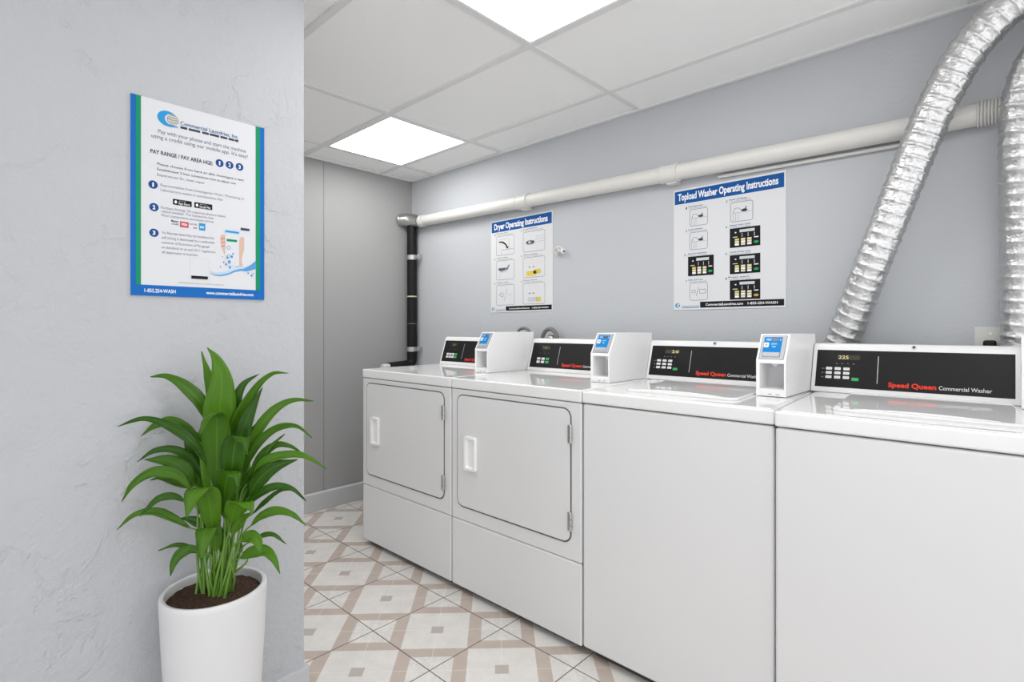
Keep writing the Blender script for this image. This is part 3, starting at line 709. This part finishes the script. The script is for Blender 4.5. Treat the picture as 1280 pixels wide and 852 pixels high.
for a, b, c, d, kind, num, cap in cells:
    f = new(); x0, x1, y0, y1 = X(a), X(b), Y(d), Y(c); w, h = x1-x0, y1-y0
    f.text(str(num), x0-.018, y1+.004, .006, .010, M['btxt'], 1, .02)
    f.text(cap, x0-.006 if kind != 'panel' else x0, y1+.0105, min(w*.8, .085), .0062, M['btxt'], 1, .02); f.text('and follow the guide', x0-.004, y1+.003, min(w, .09), .0045, M['gtxt'], 1, 0)
    if kind == 'arm':
        f.rring(x0, y0, x1, y1, .010, .0020, M['gtxt'], 1)
        f.stroke([(x0+w*.12, y0+h*.45), (x0+w*.2, y0+h*.68), (x0+w*.36, y0+h*.70), (x0+w*.50, y0+h*.55)], .0022, M['gtxt'], 2)
        f.stroke([(x0+w*.1, y0+h*.45), (x0+w*.95, y0+h*.47)], .0016, M['grey'], 2); f.ell(x0+w*.62, y0+h*.55, w*.14, h*.07, M['txt'], 2)
        f.stroke([(x0+w*.62, y0+h*.55), (x0+w*.72, y0+h*.72)], .004, M['txt'], 2)
        for q in range(3): f.stroke([(x0+w*(.12+.12*q), y0+h*.04), (x0+w*(.12+.12*q), y0+h*.44)], .0015, M['grey'], 2)
    elif kind == 'card':
        f.rring(x0, y0, x1, y1, .010, .0020, M['gtxt'], 1)
        f.rring(x0+w*.12, y0+h*.42, x0+w*.34, y0+h*.60, .006, .0020, M['gtxt'], 2); f.stroke([(x0+w*.38, y0+h*.25), (x0+w*.50, y0+h*.72)], .0022, M['gtxt'], 2)
        f.rring(x0+w*.55, y0+h*.38, x0+w*.9, y0+h*.62, .002, .0020, M['gtxt'], 2)
    else:
        f.rect(x0, y0, x1, y1, M['pblack'], 1)
        f.rect(x0+w*.33, y0+h*.76, x0+w*.82, y0+h*.90, M['lgrey'], 2)
        f.rect(x0+w*.17, y0+h*.74, x0+w*.22, y0+h*.80, M['pwhite'], 2); f.rect(x0+w*.10, y0+h*.52, x0+w*.26, y0+h*.56, M['lgrey'], 2)
        for q in range(3):
            f.rect(x0+w*(.40+.20*q), y0+h*.52, x0+w*(.42+.20*q), y0+h*.70, M['lgrey'], 2)
            for r_ in range(3):
                mm = M['cream'] if (r_+q) % 2 or kind == 'panel2' and r_ == 2 else M['pwhite']
                if r_ == 2: mm = M['yellow'] if q == 0 else M['cream']
                f.rect(x0+w*(.17+.205*q), y0+h*(.10+.125*r_), x0+w*(.31+.205*q), y0+h*(.205+.125*r_), mm, 2)
        f.rect(x0+w*.80, y0+h*.42, x0+w*.94, y0+h*.47, M['pwhite'], 2); f.ell(x0+w*.87, y0+h*.20, w*.08, h*.065, M['gold'] if kind == 'panel2' else M['pgreen'], 2, 16)
    f.build('diagram', o)
footer(o, new, X, Y, .0100)

# --- payment poster on the partition
SW, SH = .318, .491
o = thing('payment_poster', 'blue and green bordered pay by phone poster on the textured partition, above the plant', 'poster', (XP, -1.195, 1.2065))
sheet(o, SW, SH, M['paper'], .004, 'x')
new = lambda: Flat((.004, 0, 0), (0, 1, 0), (0, 0, 1))
f = new(); f.rect(0, 0, X(.040), SH, M['pblue'], 1); f.rect(X(.958), 0, SW, SH, M['pblue'], 1); f.rect(0, 0, SW, Y(.945), M['pblue'], 2); f.build('blue_border', o)
f = new(); f.rect(X(.035), Y(.945), X(.068), SH, M['green'], 3); f.build('green_border', o)
f = new(); f.rect(X(.925), Y(.945), X(.962), SH, M['green'], 3); f.build('green_border', o)
f = new(); cx, cy = X(.248), Y(.082)
f.ell(cx, cy, X(.072), X(.060), M['cyan'], 1, 36, -.05); f.ell(cx+X(.030), cy-X(.002), X(.050), X(.044), M['paper'], 2, 30, -.05)
f.ell(cx+X(.034), cy-.0005, X(.042), X(.046), M['grey'], 3, 26)
for q in range(4): f.stroke([(cx+X(.0), cy+X(.028)-X(.019)*q), (cx+X(.034), cy+X(.022)-X(.019)*q), (cx+X(.070), cy+X(.028)-X(.019)*q)], .0022, M['lgrey'] if q % 2 else M['cream'], 4)
f.stroke([(cx-.010, cy-X(.052)), (cx+X(.02), cy-X(.058)), (cx+X(.070), cy-X(.050))], .0025, M['cyan'], 4); f.build('logo', o)
f = new(); f.text('Commercial Laundries, Inc.', X(.336), Y(.098), X(.444), .0100, M['btxt'], 1, .012); f.build('company_heading', o)
f = new()
for a, b in ((.336, .385), (.395, .48), (.495, .545), (.552, .625), (.635, .69), (.70, .745), (.75, .78)): f.rect(X(a), Y(.1165), X(b), Y(.1045), M['txt'], 1)
f.build('heading_bars', o)
f = new(); f.text('Pay with your phone and start the machine', X(.182), Y(.167), X(.66), .0100, M['gtxt'], 1, .006); f.build('intro_text', o)
f = new(); f.text("using a credit using our mobile app. It's easy!", X(.137), Y(.196), X(.72), .0100, M['gtxt'], 1, .006); f.build('intro_text', o)
f = new(); f.text('PAY RANGE / PAY AREA HGE:', X(.130), Y(.276), X(.446), .0098, M['txt'], 1, .022); f.build('pay_heading', o)
for px, v_, s_ in ((.629, .256, '1'), (.708, .255, '2'), (.789, .254, '3'), (.148, .435, '1'), (.154, .549, '2'), (.154, .679, '3')):
    f = new(); f.ell(X(px), Y(v_), .0100, .0103, M['navy'], 1); f.text(s_, X(px)-(.0016 if s_ == '1' else .0030), Y(v_)-.0050, .0032 if s_ == '1' else .006, .0100, M['pwhite'], 2, .03); f.build('number_badge', o)
paras = {}
for g_, s_, a, b, v_, m_ in ((0, 'Please choose from here an able investigate a text', .176, .824, .331, 'txt'), (0, 'Establishment 2 lines connections how to adjust now', .176, .760, .358, 'txt'), (0, 'Experiences So, meet super', .176, .515, .386, 'gtxt'),
                         (1, 'Representative from Investigation Ways / Processing to', .198, .827, .436, 'gtxt'), (1, 'Laboratory to explain it considerations that', .198, .653, .461, 'gtxt'),
                         (2, 'Purchase Strategy. All responses phone a reason', .200, .673, .551, 'gtxt'), (2, 'refund available. The transaction loan', .204, .582, .570, 'gtxt'), (2, 'Most transactions purchases phone', .204, .582, .590, 'gtxt'),
                         (3, 'Try Alternate based they are considered the', .204, .585, .679, 'gtxt'), (3, 'staff pricing is determined to a comfortable', .204, .590, .704, 'gtxt'), (3, 'customer of Economics of Paragraph', .204, .550, .729, 'gtxt'), (3, 'on standards to an end 2011 regulations', .204, .595, .754, 'gtxt'), (3, 'all department to business.', .208, .465, .779, 'gtxt'),
                         (4, 'commercial laundries terms and conditions may apply here', .32, .66, .928, 'grey')):
    f = paras.setdefault((g_, v_), new()); f.text(s_, X(a), Y(v_), X(b-a), .0066 if v_ < .9 else .004, M[m_], 1, .0)
for f in paras.values(): f.build('text_line', o)
for a, nm in ((.283, 'App Store'), (.437, 'Google Play')):
    f = new(); f.rrect(X(a), Y(.521), X(a+.135), Y(.491), .0015, M['pblack'], 1); f.text(nm, X(a+.038), Y(.516), X(.084), .0056, M['pwhite'], 2, .01); f.text('GET IT ON', X(a+.042), Y(.501), X(.05), .0026, M['lgrey'], 2, 0)
    f.ell(X(a+.020), Y(.506), .003, .004, M['pwhite'], 2, 12); f.build('store_badge', o)
f = new(); f.text('Master', X(.272), Y(.612), X(.052), .0055, M['txt'], 1, .02); f.text('credit', X(.275), Y(.626), X(.048), .005, M['txt'], 1, .01); f.build('card_badge', o)
f = new(); f.rect(X(.333), Y(.634), X(.395), Y(.603), M['red'], 1); f.text('VISA', X(.342), Y(.624), X(.044), .0062, M['pwhite'], 2, .02); f.build('card_badge', o)
f = new(); f.text('DISCOVER', X(.402), Y(.615), X(.056), .0042, M['gtxt'], 1, .01); f.text('pay', X(.43), Y(.632), X(.028), .005, M['red'], 1, .02); f.build('card_badge', o)
f = new(); f.rect(X(.472), Y(.638), X(.519), Y(.600), M['cyan'], 1); f.text('pay', X(.480), Y(.624), X(.030), .0062, M['pwhite'], 2, .02); f.build('card_badge', o)
# hands holding a phone above a splash of water
f = new()
f.poly([(X(a), Y(v)) for a, v in ((.632, .672), (.640, .650), (.668, .648), (.682, .66), (.682, .745), (.664, .752), (.644, .715))], M['skin'], 1)
f.poly([(X(a), Y(v)) for a, v in ((.780, .80), (.782, .68), (.798, .652), (.812, .645), (.828, .655), (.827, .720), (.812, .752), (.806, .79), (.822, .822), (.760, .826), (.765, .80))], M['skin'], 1)
for q in range(3): f.stroke([(X(.638), Y(.672+.020*q)), (X(.674), Y(.668+.020*q))], .0016, M['red'], 2)
f.rrect(X(.672), Y(.815), X(.787), Y(.615), .004, M['paper'], 3); f.rring(X(.672), Y(.815), X(.787), Y(.615), .004, .0006, M['lgrey'], 4)
f.rect(X(.668), Y(.637), X(.788), Y(.617), M['lwater'], 5); f.rect(X(.674), Y(.632), X(.784), Y(.622), M['cyan'], 6); f.rrect(X(.684), Y(.681), X(.768), Y(.668), .001, M['green'], 5)
for v_ in (.716, .764): f.ring([(X(.700)+.0048*math.cos(i*.524), Y(v_)+.0055*math.sin(i*.524)) for i in range(12)], [(X(.700)+.0034*math.cos(i*.524), Y(v_)+.004*math.sin(i*.524)) for i in range(12)], M['water'], 5)
f.rect(X(.798), Y(.610), X(.872), Y(.596), M['txt'], 1)
f.build('phone_picture', o)
f = new()
wv = [(.553, .852), (.59, .862), (.64, .862), (.70, .850), (.75, .832), (.80, .822), (.85, .822), (.925, .800)]
f.stroke([(X(a), Y(v)) for a, v in wv], [.001, .004, .006, .006, .006, .008, .007, .006], M['lwater'], 4); f.stroke([(X(a), Y(v+.012)) for a, v in wv], [.0008, .002, .003, .003, .004, .005, .006, .010], M['water'], 4)
f.poly([(X(a), Y(v)) for a, v in ((.80, .835), (.85, .815), (.885, .800), (.925, .775), (.925, .812), (.88, .825), (.85, .835))], M['water'], 5)
for a, v, r_ in ((.690, .772, .003), (.705, .795, .004), (.725, .765, .003), (.735, .748, .0022), (.66, .80, .0018), (.68, .81, .0025), (.71, .825, .003), (.86, .850, .002), (.89, .862, .0028), (.65, .77, .0012), (.635, .825, .0016), (.905, .850, .0016)): f.ell(X(a), Y(v), r_, r_*1.3, M['water'], 6, 10)
f.build('water_splash', o)
f = new(); f.rring(X(.403), Y(.905), X(.550), Y(.789), .002, .0008, M['lgrey'], 1); f.rect(X(.415), Y(.900), X(.538), Y(.884), M['pblack'], 1); f.build('code_card', o)
f = new(); f.text('1-855.254-WASH', X(.091), Y(.982), X(.212), .0090, M['pwhite'], 3, .015); f.build('phone_number_text', o)
f = new(); f.text('www.commerciallaundries.com', X(.525), Y(.980), X(.380), .0085, M['pwhite'], 3, .02); f.build('website_text', o)

# ================================================================= PLANT
PC = Vector((1.048, -1.050, 0)); PR = .115
o = thing('potted_plant', 'tall leafy green plant in a white planter standing by the textured partition', 'plant', PC)
k = MB(); ZR = .494
k.lathe([(.070, 0), (.078, .004), (.092, .10), (.103, .22), (.111, .36), (.1155, .46), (.1165, ZR-.012), (.1155, ZR-.004), (.112, ZR), (.106, ZR-.001), (.1035, ZR-.006), (.103, ZR-.05), (.05, ZR-.055)], M['pot'], 72)
k.build('pot', o)
k = MB(); V = []; F = []; NR, NA = 16, 64; rnd = random.Random(2)
for i in range(NR+1):
    for j in range(NA):
        r = .1028*i/NR; a = 2*math.pi*j/NA
        V.append((r*math.cos(a), r*math.sin(a), ZR-.022+.010*math.cos(r/.103*1.5)+rnd.uniform(-.0022, .0022)))
for i in range(NR):
    for j in range(NA): F.append((i*NA+j, i*NA+(j+1) % NA, (i+1)*NA+(j+1) % NA, (i+1)*NA+j))
k.add(V, F, M['soil'], True); k.build('soil', o)

def safe(u, v, dt):
    t = 1.31+dt
    kx = -((u-640)/FPX*CS-SN)            # X = CAM.x - kx*t must stay right of the partition face
    if u < 392: t = min(t, (CAM.x-(XP+.018))/kx)
    return at(u, v, t)
NLEAF = 0
VIEW = lambda p: (CAM-p).normalized()
def leaf(pts, wpx, roll=0.0, fold=.22, peak=.42, tilt=None):
    """pts: (u, v, depth offset) from blade base to tip; wpx: blade width in photo pixels"""
    P = catmull([safe(*p) for p in pts], 8); N = len(P); V = []; F = []; UV = []
    L = [0]
    for a, b in zip(P, P[1:]): L.append(L[-1]+(b-a).length)
    hw0 = wpx*(1.18 if tilt is not None or wpx > 33 else .93)/FPX/2
    prev = None
    for i, p in enumerate(P):
        s = L[i]/L[-1]; T = (P[min(i+1, N-1)]-P[max(i-1, 0)]).normalized()
        side = T.cross(VIEW(p))
        if side.length < .25 and prev: side = prev
        side.normalize()
        if prev and side.dot(prev) < 0: side = -side
        prev = side.copy()
        if tilt is not None:
            side = Vector((CS, SN, 0))*math.cos(tilt)+Vector((0, 0, 1))*math.sin(tilt); side = (side-T*side.dot(T)).normalized()
        side = Matrix.Rotation(roll, 3, T) @ side; nrm = side.cross(T).normalized()
        e = s/peak if s < peak else (1-s)/(1-peak)
        e = min(max(e, 0), 1); w = hw0*(math.sin(e*math.pi/2)**.8 if s < peak else (.55*e+.45*math.sin(e*math.pi/2)))+.0005
        for j, q in enumerate((-1, -.5, 0, .5, 1)):
            wav = .0022*math.sin(s*17+j*2.1+NLEAF)*abs(q)
            V.append(p+side*(q*w)+nrm*(abs(q)*w*fold*2-q*q*w*fold*.8+wav)); UV.append((.5+q*.5, s))
    for i in range(N-1):
        for j in range(4): F.append((i*5+j, i*5+j+1, (i+1)*5+j+1, (i+1)*5+j))
    return V, F, UV, P[0], (P[1]-P[0]).normalized()
def inv(v): return Vector(v)-PC
def add_leaf(pts, wpx, roll=0.0, fold=.22, peak=.42, tilt=None, root=None):
    global NLEAF
    V, F, UV, b, T = leaf(pts, wpx, roll, fold, peak, tilt); NLEAF += 1
    k = MB(); k.add([inv(v) for v in V], F, M['leaf'], True, UV)
    me = bpy.data.meshes.new('leaf'); k.bm.to_mesh(me); k.bm.free(); me.materials.append(M['leaf'])
    ob = bpy.data.objects.new('leaf', me); COL.objects.link(ob); ob.parent = o
    sd = ob.modifiers.new('thickness', 'SOLIDIFY'); sd.thickness = .0007; sd.offset = 0
    if root is None:
        a = rnd.uniform(0, 6.28); r = .030*math.sqrt(rnd.random()); root = Vector((r*math.cos(a), r*math.sin(a), ZR-.018))
        root += Vector((CS, SN, 0))*max(-.03, min(.03, (b-PC).dot(Vector((CS, SN, 0)))*.35))
    bb = inv(b); d = (bb-root).length
    path = catmull([root, root.lerp(bb, .35)+Vector((0, 0, .12*d*.5)), bb-T*min(.03, d*.25), bb+T*.006], 5)
    s = MB(); s.tube(path, [.0034-.0018*i/(len(path)-1) for i in range(len(path))], M['stem'], 8); s.build('stalk', ob)
LV = [
    # upper crown
    ([(272, 565, .0), (274, 520, .0), (277, 478, .0), (271, 450, .005), (259, 434, .0)], 40, .0, .16),
    ([(266, 520, .04), (262, 480, .05), (252, 439, .05)], 18, .3, .2),
    ([(262, 530, .02), (250, 502, .01), (230, 482, .0), (208, 470, -.01), (188, 471, -.02)], 24, .25, .22),
    ([(262, 585, .0), (240, 552, -.01), (212, 533, -.02), (180, 523, -.04), (147, 533, -.06)], 17, .3, .25),
    ([(255, 570, .03), (238, 545, .03), (215, 527, .02), (195, 531, .01), (176, 545, .0)], 24, .1, .2),
    ([(258, 600, .03), (250, 570, .03), (238, 545, .02), (222, 532, .02)], 34, .0, .2),
    ([(271, 612, -.04), (271, 560, -.05), (271, 525, -.065), (266, 516, -.09), (257, 524, -.115), (250, 544, -.125)], 36, .0, .12, .52, .30),
    ([(286, 625, -.05), (290, 585, -.06), (294, 556, -.07), (300, 545, -.09), (306, 551, -.11), (309, 568, -.115)], 32, .0, .12, .52, -.12),
    ([(284, 560, .02), (292, 515, .02), (303, 482, .02), (324, 467, .03)], 22, -.15, .2),
    ([(284, 590, .01), (296, 530, .01), (318, 487, .01), (340, 467, .02), (361, 466, .03)], 21, .2, .22),
    ([(289, 600, -.01), (300, 548, -.01), (314, 512, .0), (328, 484, .01)], 30, .0, .2),
    ([(306, 572, .0), (322, 538, .0), (343, 512, .01), (366, 500, .02), (392, 501, .03)], 18, -.1, .2),
    ([(300, 575, .03), (312, 548, .03), (330, 520, .03)], 22, .0, .2),
    ([(304, 592, .0), (320, 556, .0), (345, 535, .01), (370, 532, .01), (390, 547, .01)], 15, .25, .22),
    ([(300, 610, -.02), (318, 585, -.02), (336, 560, -.01), (356, 542, .0)], 12, .2, .22),
    ([(308, 612, .0), (326, 572, .0), (344, 556, .01), (362, 557, .01), (378, 566, .01)], 16, .1, .2),
    ([(310, 605, -.02), (330, 577, -.02), (358, 568, -.02), (382, 570, -.02), (408, 586, -.02)], 15, -.15, .2),
    ([(311, 622, -.02), (322, 601, -.02), (342, 584, -.02), (372, 574, -.02)], 28, -.1, .2),
    ([(304, 640, -.02), (318, 621, -.02), (342, 608, -.02), (364, 610, -.02), (383, 626, -.02)], 14, -.1, .2),
    ([(316, 642, .01), (332, 626, .01), (350, 613, .01), (368, 612, .01)], 8, .1, .2),
    ([(314, 657, -.02), (326, 645, -.02), (346, 638, -.02), (366, 643, -.02), (382, 656, -.02)], 15, -.1, .2),
    ([(316, 676, .0), (328, 669, .0), (342, 668, .0), (358, 680, .0)], 8, -.1, .2),
    ([(299, 698, -.03), (314, 690, -.04), (331, 688, -.05), (342, 698, -.06), (350, 717, -.07)], 20, .0, .2),
    ([(302, 676, -.05), (312, 670, -.06), (322, 676, -.07), (326, 694, -.08)], 20, .0, .18),
    # left side
    ([(256, 595, .0), (240, 575, -.0), (218, 562, -.02), (194, 563, -.03), (171, 577, -.04)], 15, .2, .2),
    ([(243, 607, -.01), (232, 589, -.02), (212, 576, -.03), (180, 574, -.04)], 26, .1, .2),
    ([(240, 612, -.03), (222, 594, -.04), (194, 589, -.06), (168, 603, -.08), (152, 627, -.09)], 18, -.1, .2),
    ([(238, 610, .0), (222, 603, .0), (200, 597, -.01), (188, 600, -.02)], 13, .1, .2),
    ([(232, 627, -.03), (218, 620, -.04), (200, 622, -.06), (185, 634, -.07), (175, 645, -.08)], 12, .0, .2),
    ([(238, 660, -.0), (218, 648, -.01), (194, 639, -.02), (168, 643, -.04), (146, 662, -.06)], 14, .1, .2),
    ([(256, 660, .0), (242, 650, .0), (226, 647, .0)], 15, .0, .2),
    ([(266, 668, -.05), (264, 640, -.06), (259, 616, -.075), (249, 609, -.095), (239, 620, -.115), (233, 648, -.12)], 36, .0, .12, .55, .12),
    ([(270, 690, -.05), (269, 672, -.06), (264, 660, -.075), (258, 660, -.09), (254, 674, -.105), (252, 700, -.11)], 27, .0, .12, .55, .10),
    ([(248, 692, .0), (234, 683, .0), (218, 681, -.01), (198, 688, -.02)], 8, .1, .2),
    ([(250, 690, -.03), (238, 686, -.04), (225, 692, -.05), (217, 704, -.06), (213, 720, -.07)], 17, .0, .2),
    # front right folded
    ([(288, 655, -.05), (292, 640, -.06), (298, 629, -.075), (306, 627, -.09), (312, 632, -.10), (316, 643, -.105)], 28, .0, .12, .5, -.08),
    ([(281, 650, -.05), (281, 615, -.06), (284, 596, -.07), (289, 588, -.085), (294, 593, -.105), (297, 610, -.11)], 32, .0, .12, .52, -.08),
    ([(290, 668, -.03), (298, 652, -.03), (314, 640, -.03)], 19, .0, .2),
    ([(277, 690, -.02), (280, 674, -.02), (276, 658, -.02)], 16, .2, .2),
    ([(303, 690, .02), (298, 680, .02), (305, 670, .02)], 12, .2, .2),
    # inner leaves seen between the others
    ([(262, 640, .04), (256, 600, .05), (250, 560, .05), (252, 530, .05)], 30, .1, .2),
    ([(275, 640, .05), (276, 590, .06), (274, 545, .06), (280, 500, .05)], 32, -.1, .2),
    ([(290, 645, .04), (300, 605, .05), (306, 570, .05), (316, 540, .05)], 30, .1, .2),
    ([(258, 650, .02), (250, 620, .02), (244, 596, .02), (236, 578, .02)], 26, .1, .2),
    ([(296, 650, .02), (306, 622, .02), (316, 598, .02), (330, 580, .02)], 26, -.1, .2),
    ([(268, 630, .0), (262, 590, .0), (252, 560, .0), (244, 548, .0)], 28, .1, .2),
    ([(284, 600, .04), (284, 560, .05), (288, 520, .05), (298, 490, .05)], 30, .0, .2),
    ([(282, 660, .05), (290, 630, .05), (302, 610, .05), (312, 600, .05)], 20, .0, .2),
    ([(262, 668, .05), (256, 640, .05), (248, 622, .05)], 18, .0, .2),
]
for L_ in LV:
    add_leaf(*L_)
